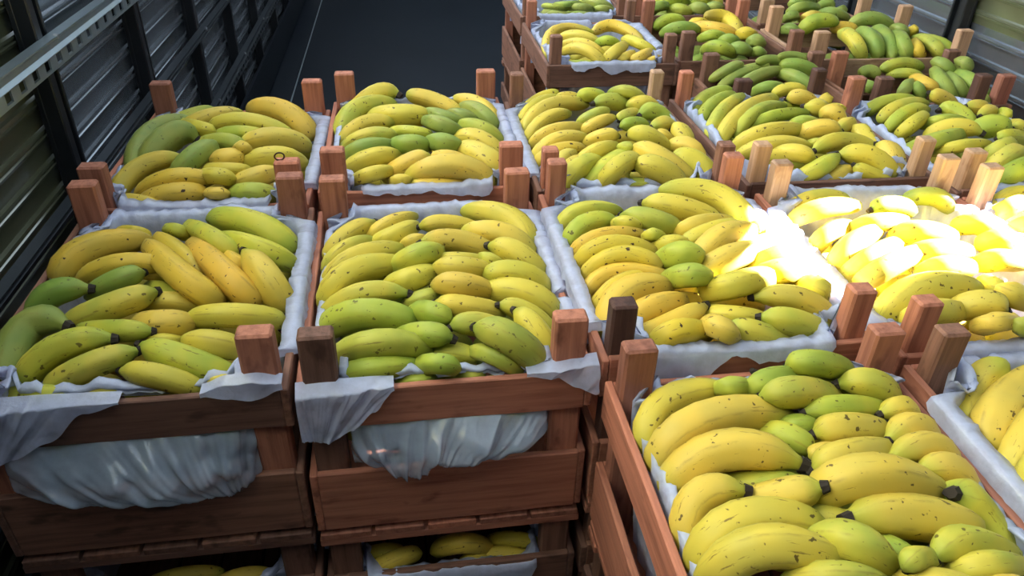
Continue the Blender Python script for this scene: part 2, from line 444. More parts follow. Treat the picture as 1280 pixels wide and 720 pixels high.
# key, label, x, y, theta, ...  -- columns A..E run from the slotted-rail wall, rows 0..5 from the tail end
make_crate('A1', 'red-brown wooden crate beside the slotted-rail wall, clear liner pouch bulging below its top slat', -.384, .812, .011, z=.001, posts='rrrr', wd='b')
make_crate('A2', 'wooden crate beside the slotted-rail wall with a wire ring on one post', -.403, 1.376, -.018, z=-.004, posts='rrrr')
make_crate('B1', 'red-brown wooden crate with clear liner sagging over its lower slat, second from rail wall', .041, .817, .012, W=.392, z=-.008, posts='brrr', wd='r')
make_crate('B2', 'wooden crate facing the empty floor, second from rail wall, holding a few green bananas', .034, 1.402, -.003, z=.004)
make_crate('C0', 'tail-end crate piled with large speckled bananas, its side slat open to the pouch-liner crates', .473, .272, .004, z=-.016, pw=.045, posts='rrrr')
make_crate('C1', 'half-sunlit wooden crate, third from the slotted-rail wall', .463, .817, .004, W=.390, z=.010, pw=.036, posts='krrr')
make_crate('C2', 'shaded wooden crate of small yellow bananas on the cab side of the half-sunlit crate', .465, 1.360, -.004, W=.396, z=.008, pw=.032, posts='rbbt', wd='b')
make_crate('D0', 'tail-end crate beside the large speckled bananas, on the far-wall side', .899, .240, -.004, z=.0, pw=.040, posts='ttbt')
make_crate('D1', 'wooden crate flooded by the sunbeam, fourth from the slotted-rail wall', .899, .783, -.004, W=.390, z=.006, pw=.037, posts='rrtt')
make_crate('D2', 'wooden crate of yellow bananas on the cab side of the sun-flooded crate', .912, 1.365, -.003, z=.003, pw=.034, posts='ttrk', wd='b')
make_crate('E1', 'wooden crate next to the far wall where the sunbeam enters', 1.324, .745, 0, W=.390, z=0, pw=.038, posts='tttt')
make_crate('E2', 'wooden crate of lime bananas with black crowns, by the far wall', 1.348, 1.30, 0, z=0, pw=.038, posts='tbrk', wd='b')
make_crate('D3', 'shallow low crate of deep green bananas', 1.092, 1.917, 0, W=.38, L=.245, z=-.045, pw=.045, posts='kbbb', wd='b')
make_crate('E3', 'shallow low crate of mixed green bananas beside the far wall', 1.525, 1.910, 0, W=.42, L=.25, z=-.045, pw=.045, posts='brrb', wd='b')
make_crate('C3', 'dark wooden crate with white liner over its front slat, above the empty floor', .633, 2.215, 0, W=.385, L=.45, z=0, pw=.034, posts='bbrb', wd='b')
make_crate('D4', 'wooden crate of golden and green fruit beside the white-lipped crate', 1.048, 2.24, 0, W=.39, L=.42, z=0, pw=.040, posts='bbrr', wd='b')
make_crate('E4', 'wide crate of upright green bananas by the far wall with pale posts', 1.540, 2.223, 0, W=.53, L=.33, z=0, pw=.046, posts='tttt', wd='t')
make_crate('C4', 'wooden crate of green bananas on the cab side of the white-lipped crate', .64, 2.80, 0, W=.385, L=.45, z=0, pw=.034, posts='bbrr', wd='b')
make_crate('D5', 'wooden crate of small green bananas on the cab side of the golden fruit crate', 1.06, 2.80, 0, W=.40, L=.45, z=0, pw=.04, posts='rrrr', wd='b')
make_crate('E5', 'wooden crate of small green bananas behind the upright green bananas', 1.50, 2.66, 0, W=.42, L=.45, z=0, pw=.045, posts='ttrr', wd='b')
LOWER = {}
LOWLAB = {'A1': 'lower crate beneath the crate with the bulging pouch', 'B1': 'lower crate of bananas beneath the crate with the sagging liner',
          'C0': 'lower crate beneath the large speckled bananas at the tail end', 'C3': 'lower crate beneath the white-lipped crate above the empty floor',
          'A2': 'lower crate beneath the crate with the wire ring', 'B2': 'lower crate beneath the crate facing the empty floor',
          'C1': 'lower crate beneath the half-sunlit crate', 'C2': 'lower crate beneath the small yellow bananas',
          'C4': 'lower crate beneath the green bananas at the empty floor', 'D0': 'lower crate beneath the far-wall tail-end crate',
          'D1': 'lower crate beneath the sun-flooded crate', 'D2': 'lower crate beneath the crate behind the sun-flooded one',
          'E1': 'lower crate beneath the crate where the sunbeam enters', 'E2': 'lower crate beneath the black-crowned bananas',
          'D3': 'lower crate beneath the deep green bananas', 'E3': 'lower crate beneath the mixed green bananas', 'D4': 'lower crate beneath the golden fruit',
          'E4': 'lower crate beneath the upright green bananas', 'D5': 'lower crate beneath the small green bananas', 'E5': 'lower crate beneath the far small green bananas'}
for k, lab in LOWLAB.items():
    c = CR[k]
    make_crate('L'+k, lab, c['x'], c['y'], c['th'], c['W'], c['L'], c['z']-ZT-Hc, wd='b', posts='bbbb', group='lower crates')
# wire ring on the post of A2
bm = bmesh.new()
R, rr = .009, .0016
vs_ = []
for i in range(20):
    a = 2*math.pi*i/20
    for j in range(6):
        b = 2*math.pi*j/6
        vs_.append(((R+rr*math.cos(b))*math.cos(a), rr*math.sin(b), (R+rr*math.cos(b))*math.sin(a)))
fs_ = [(i*6+j, ((i+1) % 20)*6+j, ((i+1) % 20)*6+(j+1) % 6, i*6+(j+1) % 6) for i in range(20) for j in range(6)]
bm.free()
link('wire_ring', new_mesh('wire_ring', vs_, fs_, WIRE, True), CR['A2']['root'], (.165, .012, Hc+.008), (.3, 0, .2))

LINERS = {
 'A1': ('white plastic liner pouching out of the crate beside the rail wall', (.0, .02, .045, .0)),
 'A2': ('white plastic liner in the crate with the wire ring', (.012, .045, .0, .0)),
 'B1': ('white plastic liner sagging from the crate second from the rail wall', (.0, .05, .045, .0)),
 'B2': ('white plastic liner in the crate facing the empty floor', (.02, .05, .0, .0)),
 'C0': ('white plastic liner in the tail-end crate of large speckled bananas', (.02, .0, .0, .0)),
 'C1': ('white plastic liner in the half-sunlit crate', (.05, .05, .04, .03)),
 'C2': ('white plastic liner in the crate of small yellow bananas', (.0, .0, .0, .035)),
 'D0': ('white plastic liner in the far-wall tail-end crate', (.02, .02, .03, .04)),
 'D1': ('white plastic liner in the sun-flooded crate', (.045, .03, .05, .03)),
 'D2': ('white plastic liner in the crate behind the sun-flooded one', (.0, .0, .0, .0)),
 'E1': ('white plastic liner in the crate where the sunbeam enters', (.03, .03, .05, .03)),
 'E2': ('white plastic liner in the crate of black-crowned bananas', (.03, .0, .04, .0)),
 'C3': ('white plastic liner lipping over the front of the dark crate', (.04, .03, .02, .0)),
 'C4': ('white plastic liner in the crate behind the white-lipped one', (.06, .0, .0, .0)),
 'LB1': ('white plastic liner in the lower crate beneath the sagging liner', (.07, .0, .0, .02)),
 'LA1': ('white plastic liner in the lower crate beneath the bulging pouch', (.0, .05, .0, .0)),
}
for i, (k, (lab, dr)) in enumerate(LINERS.items()):
    o = make_liner(k, lab, dr, i*3.1+1, shoulder=(.034, .012, .004, .02) if k in ('D2', 'E2', 'C2') else (.024,)*4, zin=(-.11, -.2, -.2, -.2) if k in ('B1', 'A1') else ((-.2, -.2, -.2, -.32) if k == 'C0' else (-.2,)*4))
    if k == 'A1':
        front_sheet('liner_pouch', o, k, [(-.175, -.135, -.25), (-.10, -.135, -.262), (-.02, -.135, -.268), (.06, -.135, -.275), (.12, -.135, -.278), (.152, -.135, -.245)], .055, 2.3, FILM2, apex=(.125, -.30), foldamp=.012)
        front_sheet('liner_flap', o, k, [(-.205, -.074, -.185), (-.16, -.072, -.165), (-.10, -.072, -.135), (-.045, -.074, -.092), (.0, -.076, -.080)], .021, 5.1, FILM, False, apex=(-.2, -.2), foldamp=.004)
        front_sheet('corner_scrap', o, k, [(.10, -.074, -.082), (.135, -.062, -.09), (.17, -.058, -.092), (.205, -.066, -.078)], .020, 9.4, FILM, False, foldamp=.005)
    if k == 'B1':
        front_sheet('liner_pouch', o, k, [(-.143, -.14, -.235), (-.11, -.14, -.240), (-.066, -.14, -.270), (-.022, -.14, -.238), (.034, -.14, -.232), (.10, -.14, -.228), (.143, -.14, -.205)], .05, 6.6, FILM2, apex=(-.066, -.29), foldamp=.012)
        front_sheet('liner_flap', o, k, [(-.207, -.075, -.165), (-.17, -.073, -.172), (-.135, -.074, -.150), (-.105, -.074, -.120), (-.075, -.076, -.084)], .021, 3.7, FILM, False, apex=(-.19, -.19), foldamp=.004)
        front_sheet('corner_scrap', o, k, [(.11, -.076, -.082), (.15, -.070, -.086), (.18, -.066, -.105), (.212, -.062, -.118)], .021, 8.8, FILM, False, foldamp=.005)

# ------------------------------------------------------------------ bananas
NS = 15
def banana_geo(P0, Pm, P1, r, tip):
    """curved tapering fruit through three points; returns verts, faces, uv-u per vert, end point and direction"""
    C = Pm*2-(P0+P1)*.5
    def B(t): return P0*(1-t)**2+C*2*t*(1-t)+P1*t*t
    def dB(t): return ((C-P0)*(1-t)+(P1-C)*t)*2
    if tip: prof = [(0, .30), (.02, .50), (.06, .74), (.13, .90), (.24, .98), (.38, 1.0), (.5, 1.0), (.62, .99), (.72, .95), (.80, .88), (.86, .77), (.91, .62), (.945, .47), (.975, .36), (1.0, .32)]
    else: prof = [(0, .30), (.02, .50), (.06, .74), (.13, .90), (.24, .98), (.38, 1.0), (.5, 1.0), (.62, .99), (.72, .96), (.81, .91), (.88, .82), (.93, .69), (.965, .52), (.985, .38), (1.0, .22)]
    V, U = [], []
    N = None
    ph = random.uniform(0, 6.28)
    for t, k in prof:
        T = dB(t).normalized()
        if N is None:
            N = Vector((0, 0, 1))-T*T.z
            N.normalize()
        N = (N-T*N.dot(T)).normalized(); Bn = T.cross(N)
        c = B(t)
        for j in range(NS):
            a = 2*math.pi*j/NS
            rj = r*k*(1.0+.055*math.cos(5*a)+.012*math.cos(10*a))
            V.append(c+(N*math.cos(a)+Bn*math.sin(a))*rj); U.append(t)
    Fc = []
    n = len(prof)
    for i in range(n-1):
        for j in range(NS):
            q = (j+1) % NS; Fc.append((i*NS+j, i*NS+q, (i+1)*NS+q, (i+1)*NS+j))
    Fc.append(tuple(range(NS))[::-1]); Fc.append(tuple((n-1)*NS+j for j in range(NS)))
    return V, Fc, U, P1, dB(1).normalized()
tip_bm = bmesh.new()
bmesh.ops.create_cone(tip_bm, cap_ends=True, segments=8, radius1=.34, radius2=.24, depth=.5)
for v in tip_bm.verts: v.co += Vector((.05*math.sin(v.co.y*9), .05*math.cos(v.co.x*7), .1))
TIP = bpy.data.meshes.new('banana_tip'); tip_bm.to_mesh(TIP); tip_bm.free(); TIP.materials.append(M_TIP)

NUM = {2: 'two', 3: 'three', 4: 'four', 5: 'five', 6: 'six', 7: 'seven', 8: 'eight', 9: 'nine', 10: 'ten', 11: 'eleven'}
COLN = {'y': 'yellow', 'm': 'yellow-green', 'd': 'lime-green', 'g': 'deep green', 'o': 'golden speckled'}
def build_banana(P0, Pm, P1, r, code, parent, ploc, tip):
    V, Fc, U, e, ed = banana_geo(P0, Pm, P1, r, tip)
    me = new_mesh('banana', [v-Pm for v in V], Fc, BAN[code], True)
    uvl = me.uv_layers.new(name='UVMap')
    nring = len(U)//NS
    for po in me.polygons:
        vis = [me.loops[li].vertex_index for li in po.loop_indices]
        wrap = len(vis) == 4 and any(v % NS == NS-1 for v in vis) and any(v % NS == 0 for v in vis)
        for li, vi in zip(po.loop_indices, vis):
            uvl.data[li].uv = (U[vi], 1.0 if wrap and vi % NS == 0 else (vi % NS)/NS)
    o = link('banana', me, parent, Pm-ploc)
    if tip:
        tobj = link('banana_tip', TIP, o, (e-Pm)+ed*(r*.10), ed.to_track_quat('Z', 'Y').to_euler())
        tobj.scale = (r*1.12, r*1.12, r*.85)
    return o
def side_words(key, p):
    c = CR[key]; q = c['M'].inverted() @ Vector((p.x, p.y, 0))
    u = q.x/c['W']; v = q.y/c['D']
    sx = 'rail-wall side' if u < -.17 else ('far-wall side' if u > .17 else 'middle')
    sy = 'tail end' if v < .33 else ('cab end' if v > .67 else 'centre')
    if sx == 'middle' and sy == 'centre': return 'central'
    if sx == 'middle': return sy
    if sy == 'centre': return sx
    return '%s %s' % (sy, sx)
WHERE = {'A1': 'in the crate with the bulging pouch', 'A2': 'in the crate with the wire ring', 'B1': 'in the crate with sagging liner',
 'B2': 'in the crate facing empty floor', 'C0': 'in the large-banana tail-end crate', 'C1': 'in the half-sunlit crate', 'C2': 'in the crate behind the half-sunlit one',
 'D0': 'in the far tail-end crate', 'D1': 'in the sun-flooded crate', 'D2': 'in the crate behind the sun-flooded one', 'E1': 'in the crate where sun enters',
 'E2': 'in the black-crowned banana crate', 'D3': 'in the shallow deep-green crate', 'E3': 'in the shallow far-wall crate', 'C3': 'in the white-lipped dark crate',
 'D4': 'in the golden fruit crate', 'E4': 'in the wide pale-posted crate', 'C4': 'in the crate behind the white-lipped one', 'D5': 'in the crate behind the golden fruit',
 'E5': 'in the crate behind the wide pale-posted one', 'LB1': 'in the lower crate beneath the sagging liner', 'LA1': 'in the lower crate beneath the bulging pouch'}

SPEC = {}
def fill(key, ox, oy, sc, rows, zbase=-.078, hump=.022, rk=1.0):
    """rows: hand letter, colour code, tip?, x0,y0,xm,ym,x1,y1,w (crop pixels); start end -> blossom end"""
    c = CR[key]; Mi = c['M'].inverted()
    for row in rows:
        h, code, tip = row[0], row[1], row[2]
        x0, y0, xm, ym, x1, y1, w = row[3:10]
        dz = row[10] if len(row) > 10 else 0.0
        pts = [(ox+a/sc, oy+b/sc) for a, b in ((x0, y0), (xm, ym), (x1, y1))]
        # the unseen start end runs on under its neighbours
        (sx, sy), (mx, my), (ex, ey) = pts
        pts[0] = (sx+(sx-mx)*.10, sy+(sy-my)*.10)
        if not tip: pts[2] = (ex+(ex-mx)*.14, ey+(ey-my)*.14)
        d0 = depth(atz(mx, my, c['z']+zbase))
        r = max(.011, min(.031, w/sc/2*d0/F*rk*1.04))
        out = []
        for (px, py), off in zip(pts, (-.026, .006, .002 if tip else -.016)):
            p = atz(px, py, c['z']+zbase)
            q = Mi @ Vector((p.x, p.y, 0))
            u = max(-1, min(1, q.x/(c['W']/2))); v = max(-1, min(1, (q.y-c['D']/2)/(c['D']/2)))
            hz = hump*(1-u*u)*(1-v*v)
            zz = c['z']+zbase+hz+off+dz
            p = atz(px, py, zz)
            mg = r*.75 if off < 0 else r*.95
            for _ in range(24):                       # stay inside the crate: slide along the line of sight
                q = Mi @ Vector((p.x, p.y, 0))
                if q.y < mg: zz -= .004
                elif q.y > c['D']-mg*.6 and zz < c['z']-.01: zz += .004
                else: break
                p = atz(px, py, zz)
            q = Mi @ Vector((p.x, p.y, 0))
            lim = c['W']/2-mg*(.9 if off < 0 else .35)
            if abs(q.x) > lim:
                q.x = math.copysign(lim, q.x); q2 = c['M'] @ q; p = Vector((q2.x, q2.y, p.z))
            out.append(p)
        SPEC.setdefault(key, []).append((h, out, r, code, tip))
TS = np.array([.04, .2, .35, .5, .65, .8, .96]); TR = np.array([.62, .95, 1.0, 1.0, .98, .9, .5])
LB = np.stack([(1-TS)*(1-2*TS), 4*TS*(1-TS), TS*(2*TS-1)], 1)
def settle(key, P, r, iters=130, slide=True):
    """let the fruit of one crate come to rest: neighbours slide past each other along the line of sight, nothing enters posts or slats"""
    c = CR[key]; W, D, pw, pd = c['W'], c['D'], c['pw'], .030
    E_ = np.array(EYE); ct, st = math.cos(c['th']), math.sin(c['th'])
    R2 = np.array([[ct, -st], [st, ct]]); o2 = np.array([c['x'], c['y']])
    z0 = P[:, :, 2].copy(); N = len(r); ns = len(TS)
    rad = r[:, None]*TR[None]
    own = np.repeat(np.arange(N), ns); diff = own[:, None] != own[None]
    RR = .90*(rad.reshape(-1)[:, None]+rad.reshape(-1)[None])
    for it in range(iters):
        if slide and it < 50 and N > 1:
            S = np.einsum('tk,nkd->ntd', LB, P).reshape(-1, 3)
            v = S-E_; u = v/np.linalg.norm(v, axis=1)[:, None]
            d = S[None]-S[:, None]
            dd = np.einsum('ijk,ik->ij', d, u); d2 = (d**2).sum(2); perp2 = np.maximum(d2-dd**2, 0)
            need = np.sqrt(np.maximum(RR**2-perp2, 0))-np.abs(dd)
            need = np.where(diff & (perp2 < RR**2) & (need > 0), need, 0)
            sg = np.where(dd > 0, -1.0, 1.0)
            pushn = need*sg
            amt = .5*(pushn.max(1).clip(0)+pushn.min(1).clip(None, 0))
            disp = (u*amt[:, None]*.5).reshape(N, ns, 3)
            P = P+np.einsum('tk,ntd->nkd', LB, disp)*.5
            zc = np.clip(P[:, :, 2], z0-.034, z0+.024)
            k = (zc-E_[2])/(P[:, :, 2]-E_[2])
            P = E_+(P-E_)*k[:, :, None]
        elif slide and it < iters-10 and N > 1:            # what is still wedged together is nudged apart sideways
            S = np.einsum('tk,nkd->ntd', LB, P).reshape(-1, 3)
            d = S[:, None]-S[None]; dl = np.sqrt((d**2).sum(2))+1e-6
            need = np.where(diff, np.maximum(RR*.94-dl, 0), 0)
            wt = need/(need.sum(1, keepdims=True)+1e-9)
            disp = ((d/dl[:, :, None])*(need*(.35+.65*wt))[:, :, None]).sum(1)*.5
            ln = np.linalg.norm(disp, axis=1)[:, None]; disp = disp*np.minimum(1, .006/(ln+1e-9))
            P = P+np.einsum('tk,ntd->nkd', LB, disp.reshape(N, ns, 3))*.35
            P[:, :, 2] = np.clip(P[:, :, 2], z0-.036, z0+.027)
        # crate walls and posts
        S = np.einsum('tk,nkd->ntd', LB, P)
        q = (S[:, :, :2]-o2) @ R2
        zrel = S[:, :, 2]-c['z']
        over = zrel-rad*.55 > -.083                         # lies on top of the slat
        lx = np.where(over, W/2+.004, W/2-rad*1.0); ly0 = np.where(over, .0, rad*1.0); ly1 = np.where(over, D, D-rad*1.0)
        t = q.copy()
        t[:, :, 0] = np.clip(t[:, :, 0], -lx, lx); t[:, :, 1] = np.clip(t[:, :, 1], ly0, np.maximum(ly1, ly0))
        m = rad*.97
        ax = np.abs(t[:, :, 0]); ex = ax-(W/2-pw-m)             # >0: within the post's reach in x
        for front in (True, False):
            ey = (pd+m)-t[:, :, 1] if front else t[:, :, 1]-(D-pd-m)
            hit = (ex > 0) & (ey > 0) & (zrel-rad < 0)
            gox = hit & (ex <= ey); goy = hit & ~gox
            t[:, :, 0] = np.where(gox, np.sign(t[:, :, 0])*(W/2-pw-m), t[:, :, 0])
            t[:, :, 1] = np.where(goy, (pd+m) if front else (D-pd-m), t[:, :, 1])
            ex = np.abs(t[:, :, 0])-(W/2-pw-m)
        disp = np.zeros_like(S); disp[:, :, :2] = (t-q) @ R2.T
        P = P+np.einsum('tk,ntd->nkd', LB, disp)*.42
    return P
def pour(key):
    c = CR[key]; hands = {}
    sp = SPEC[key]
    P = settle(key, np.array([[tuple(p) for p in b[1]] for b in sp]), np.array([b[2] for b in sp]))
    for b, q in zip(sp, P): hands.setdefault(b[0], []).append(([Vector(p) for p in q], b[2], b[3], b[4]))
    for h, bl in hands.items():
        cen = sum((b[0][1] for b in bl), Vector())/len(bl)
        base = Vector((cen.x, cen.y, cen.z-.02))
        codes = [b[2] for b in bl]; main = max(set(codes), key=codes.count)
        g = 'bananas '+WHERE[key]
        if len(bl) == 1:
            o = build_banana(*bl[0][0], bl[0][1], bl[0][2], None, Vector(), bl[0][3])
            tag(o, 'single %s banana, %s, %s' % (COLN[main], side_words(key, cen), WHERE[key]), 'banana', g)
        else:
            root = link('banana_hand', None, None, base)
            tag(root, '%s %s%s bananas, %s, %s' % (NUM.get(len(bl), 'many'), 'dark-tipped ' if any(b[3] for b in bl) else '', COLN[main], side_words(key, cen), WHERE[key]), 'bananas', g)
            for (out, r, code, tip) in bl: build_banana(*out, r, code, root, base, tip)

def rows(txt):
    res = []
    for ln in txt.strip().split('\n'):
        p = ln.split()
        if len(p) < 4: continue
        res.append((p[0], p[1][0], p[1].endswith('*'))+tuple(float(a) for a in p[2:]))
    return res
#A1 crop
fill('A1', 0, 240, 2.5725, rows('''
a o 182 290 270 190 465 160 92
a o 265 290 380 235 515 240 68
a o 380 135 430 130 475 145 45
b o 700 350 585 275 485 175 84
b o 650 250 580 180 510 150 60
b o 815 355 720 270 620 175 88
c m 770 220 690 160 610 112 66
c m 600 145 570 122 535 122 42
d m 935 190 830 110 690 90 92
d m 935 235 840 190 720 150 74
e y* 910 365 860 285 785 195 92
e o 790 255 762 225 735 200 48
f m* 225 425 370 365 500 322 84
f g* 290 335 380 285 460 260 68
f m* 260 450 370 445 490 447 70
g g* 50 420 160 335 288 312 84
g g* 5 620 70 440 218 432 104
g m* 75 615 180 505 362 472 92
g m* 165 630 290 560 440 512 84
h m* 10 670 110 658 232 670 76
h m 250 680 320 655 385 630 60
i m* 750 600 600 545 458 495 100
i y* 640 640 510 605 392 575 78
i y 760 625 715 622 680 612 58
j y 900 415 760 400 618 412 76
j y 770 510 690 490 602 482 84
j y 600 488 540 480 480 480 40 -.01
k y 440 435 530 422 612 425 86 -.012
k m 480 315 560 332 655 372 72 -.02
k y 450 375 540 350 640 375 60 -.02
'''))
fill('B1', 360, 240, 2.768, rows('''
a y* 130 230 195 155 300 105 66
a m 122 280 190 205 282 172 62
a y 110 330 230 228 388 202 78
a y 102 400 220 282 380 262 96
b y 280 165 350 110 435 87 52
b y 300 180 370 152 437 118 66
c m* 100 440 240 355 415 352 78
c d 90 480 260 420 432 442 104
c d 165 585 310 522 472 548 88
c d 175 655 300 612 442 602 80
d y* 655 135 550 108 455 122 60
d y* 700 210 580 168 460 178 78
d y 395 190 430 172 470 165 45
e m 365 270 450 222 520 215 76
e y 345 330 430 300 508 275 78
e d 410 390 470 372 506 360 60
f m 690 240 600 228 520 230 42
f y* 705 285 600 265 500 268 72
f y* 700 350 600 322 502 326 76
f y* 735 420 620 398 512 385 74
f m 735 255 700 238 665 228 46
g d* 425 425 490 425 556 448 76
g d* 375 520 470 492 566 508 86
g d* 440 605 520 607 590 626 70
g d 385 660 450 652 505 650 40 -.01
h m* 810 530 680 460 562 470 82
h d* 880 610 770 530 652 468 106 .012
h m 470 570 560 550 655 575 74 -.012
h d 810 640 710 592 635 558 66
h d 590 645 630 634 670 636 36 -.01
i y 845 190 765 92 620 72 86
i y 835 215 740 145 615 148 82
i y* 890 290 800 220 698 188 86
j y 915 345 805 288 688 288 88
j y 938 425 830 352 686 346 88
k y* 905 480 825 415 730 392 72
k y* 915 600 862 495 788 412 92
'''))
fill('B2', 360, 80, 3.2735, rows('''
a y* 230 220 320 108 455 130 76
a m 198 300 285 185 425 172 82
a y 210 330 310 245 418 248 66
a m 230 350 330 295 435 300 62
a g 232 395 320 345 438 340 72
b y 340 225 460 212 568 220 86
c y 235 450 330 390 442 375 76
c y* 400 468 490 412 582 378 80
c y 270 480 350 452 430 440 60
c y 420 485 450 475 495 475 46
d y 700 205 600 152 498 128 70
e y 855 245 785 162 685 148 62
e g 845 260 775 205 715 178 62
f g 770 235 720 212 662 205 56
f g 710 245 640 218 568 198 56
f g 710 300 640 262 565 235 66
f g 700 345 640 332 575 320 76
g d 875 325 800 268 712 250 66
g y 875 390 790 312 692 302 76
g y 875 490 805 400 695 358 106
h m 420 282 500 278 585 295 48
h g 415 345 500 328 580 335 72
i y 740 415 650 382 565 402 58
i y 845 495 680 415 498 475 92
i y 770 505 630 492 510 492 44
'''))
fill('A2', 0, 0, 2.4, rows('''
a d 455 380 530 332 628 332 46
a y 540 390 620 352 718 345 50
a y* 555 370 600 385 642 396 46
b g 390 505 450 395 562 376 56
b g* 395 500 480 412 598 420 88
c y 640 388 740 366 865 405 56
c m 650 415 740 402 835 432 46
d o 940 410 850 330 755 335 84
d o 920 350 840 308 755 330 40
e y 920 440 820 415 735 440 60
e y 905 495 820 468 722 488 62
f d 595 445 660 432 718 445 56
f y 640 482 680 476 722 472 60
g g* 530 525 600 472 658 434 62
h y* 345 600 420 502 555 475 58
i o 420 590 520 537 625 545 58
i o 430 610 530 580 612 588 62
i y 350 608 410 612 485 628 38
j y 595 535 660 532 705 548 46
j y 620 505 690 505 748 510 38
j y 615 585 650 580 685 586 34
k y 690 560 760 532 818 520 60
k d 695 590 760 580 820 592 60
l y 710 458 735 465 755 472 34
'''))
fill('C2', 620, 0, 3.0, rows('''
a y 72 430 130 362 226 350 42
a y 80 470 150 392 230 376 46
a y 88 500 190 402 328 395 60
a y 105 530 180 452 267 430 52
b y 135 550 210 492 322 482 52
b y 145 605 220 532 332 522 60
b o 155 630 215 575 322 560 56
c y 230 650 255 602 290 575 56
c y 245 670 280 622 322 600 42
c m 232 725 310 662 392 610 76
d m 335 728 410 642 492 578 76
d y 395 722 460 662 532 606 72
e d* 310 465 370 432 422 415 46
e y* 318 500 380 462 447 440 46
e y* 330 545 400 512 458 512 52
e y 305 618 380 572 447 556 56
f m* 405 372 350 356 306 366 50
f d* 525 392 440 372 368 390 62
f y 230 368 265 362 302 366 36
g d 565 380 500 347 430 352 42
g m 615 412 560 388 498 398 56
h m* 535 430 490 432 463 452 46
h d* 655 475 600 422 537 436 66
h d* 560 470 510 465 468 476 50
h d* 448 565 480 552 512 560 42
i m* 695 492 640 472 583 480 60
i y* 785 570 730 502 652 486 72
i y* 650 532 630 512 610 500 50
j y* 645 565 570 512 500 506 66
j y* 590 490 550 490 520 486 38
j y* 730 680 610 592 512 556 76
k y 795 610 730 552 652 552 66
k y* 808 680 745 612 655 592 96
l y* 695 700 610 642 522 628 86
l d 475 705 520 692 565 702 52
'''))
fill('C1', 640, 210, 2.88, rows('''
b m 150 230 240 158 378 156 62
b m 165 290 250 208 362 198 76
c o 190 330 300 252 458 240 62
c o 208 360 340 278 515 302 72
c o 240 400 380 322 532 346 66
c o 245 455 370 378 548 392 66
c o 278 515 390 412 485 396 66
c o 295 610 400 460 558 432 108
c o 420 560 500 505 612 482 92
d o* 440 615 570 565 695 498 94
d o 530 672 620 625 708 598 92
e m 362 208 410 196 462 212 46
e d* 595 225 500 192 395 172 74
e m 480 255 510 256 542 258 42
f y* 730 190 600 142 472 128 80
f y 845 225 745 102 555 85 92
f y 595 240 680 202 785 196 58
f y* 620 272 730 232 838 216 72
g y 500 285 560 278 614 270 60
g d* 525 325 600 317 682 322 86
g d* 555 405 630 392 712 392 82
g y 672 335 760 265 862 242 92
g y 690 385 800 335 905 305 92
h y 700 445 830 415 940 385 90
i y 690 525 800 532 905 548 68
i y 635 690 740 658 850 668 72
i y 690 565 750 592 800 612 80
'''))
fill('C1', 900, 180, 2.571, rows('''
j y* 375 570 260 497 105 492 78
j m* 395 655 270 592 125 560 86
j m* 255 672 140 622 22 590 80
k y 60 345 170 312 290 330 78
k y 80 400 200 370 330 385 78
k y 90 450 210 420 340 435 78
k y 240 460 330 450 400 500 74
k y 90 290 170 270 250 280 60
'''))
fill('D1', 900, 180, 2.571, rows('''
a m 210 220 300 172 405 186 52
a y 230 250 330 208 435 202 62
b d* 615 218 550 197 485 212 60
b d 775 210 690 172 595 180 58
b y 420 280 500 255 590 250 60
c y 365 420 420 332 505 282 72
c y 405 430 480 370 565 325 72
c y 450 450 540 392 635 350 72
c y 305 345 340 295 410 262 60
d y 560 305 640 282 745 302 72
d y 600 375 690 342 795 352 72
d y 640 428 720 395 805 405 72
d y 750 270 830 260 900 285 66
e y 530 570 650 472 815 478 110
e y* 750 540 840 512 915 538 86
e y 825 590 890 577 948 572 62
e y 600 580 680 545 760 545 90 -.01
f y* 985 505 940 487 905 472 76
f y* 845 440 880 460 902 470 60
f d* 985 600 965 585 942 575 60
f y 830 330 900 310 975 330 70
f y 830 390 900 372 975 385 70
'''))
fill('E1', 900, 180, 2.571, rows('''
a y 872 220 920 172 985 155 52
a y 885 240 930 202 990 190 56
b y 900 290 980 255 1060 250 60
b y 930 330 1010 300 1090 300 66
b y 960 380 1040 350 1120 345 66
c y 1000 440 1080 410 1160 400 70
c y 1030 500 1110 470 1190 455 70
d y 1080 230 1130 200 1180 210 60
d y 1120 290 1170 270 1220 290 60
'''))
fill('C0', 730, 370, 2.057, rows('''
a y 135 400 195 280 360 252 80
a y 185 445 300 322 508 312 96
a y* 210 505 350 402 556 432 102
b y* 230 655 285 525 412 502 96
b y 250 715 400 582 595 605 112
b y 305 745 470 645 650 685 104
c m* 355 485 430 482 560 470 62 -.012
c y* 420 535 510 512 612 492 86
d m* 445 365 520 360 585 405 72 -.012
d d 505 335 550 328 595 335 54 -.015
d d* 470 480 540 465 600 480 60 -.02
e d 355 242 400 236 445 232 48
e d* 540 225 480 226 412 246 62
e m* 650 265 550 242 448 260 78
f d* 525 188 480 182 430 186 56
f d* 665 195 590 177 527 190 62
'''))
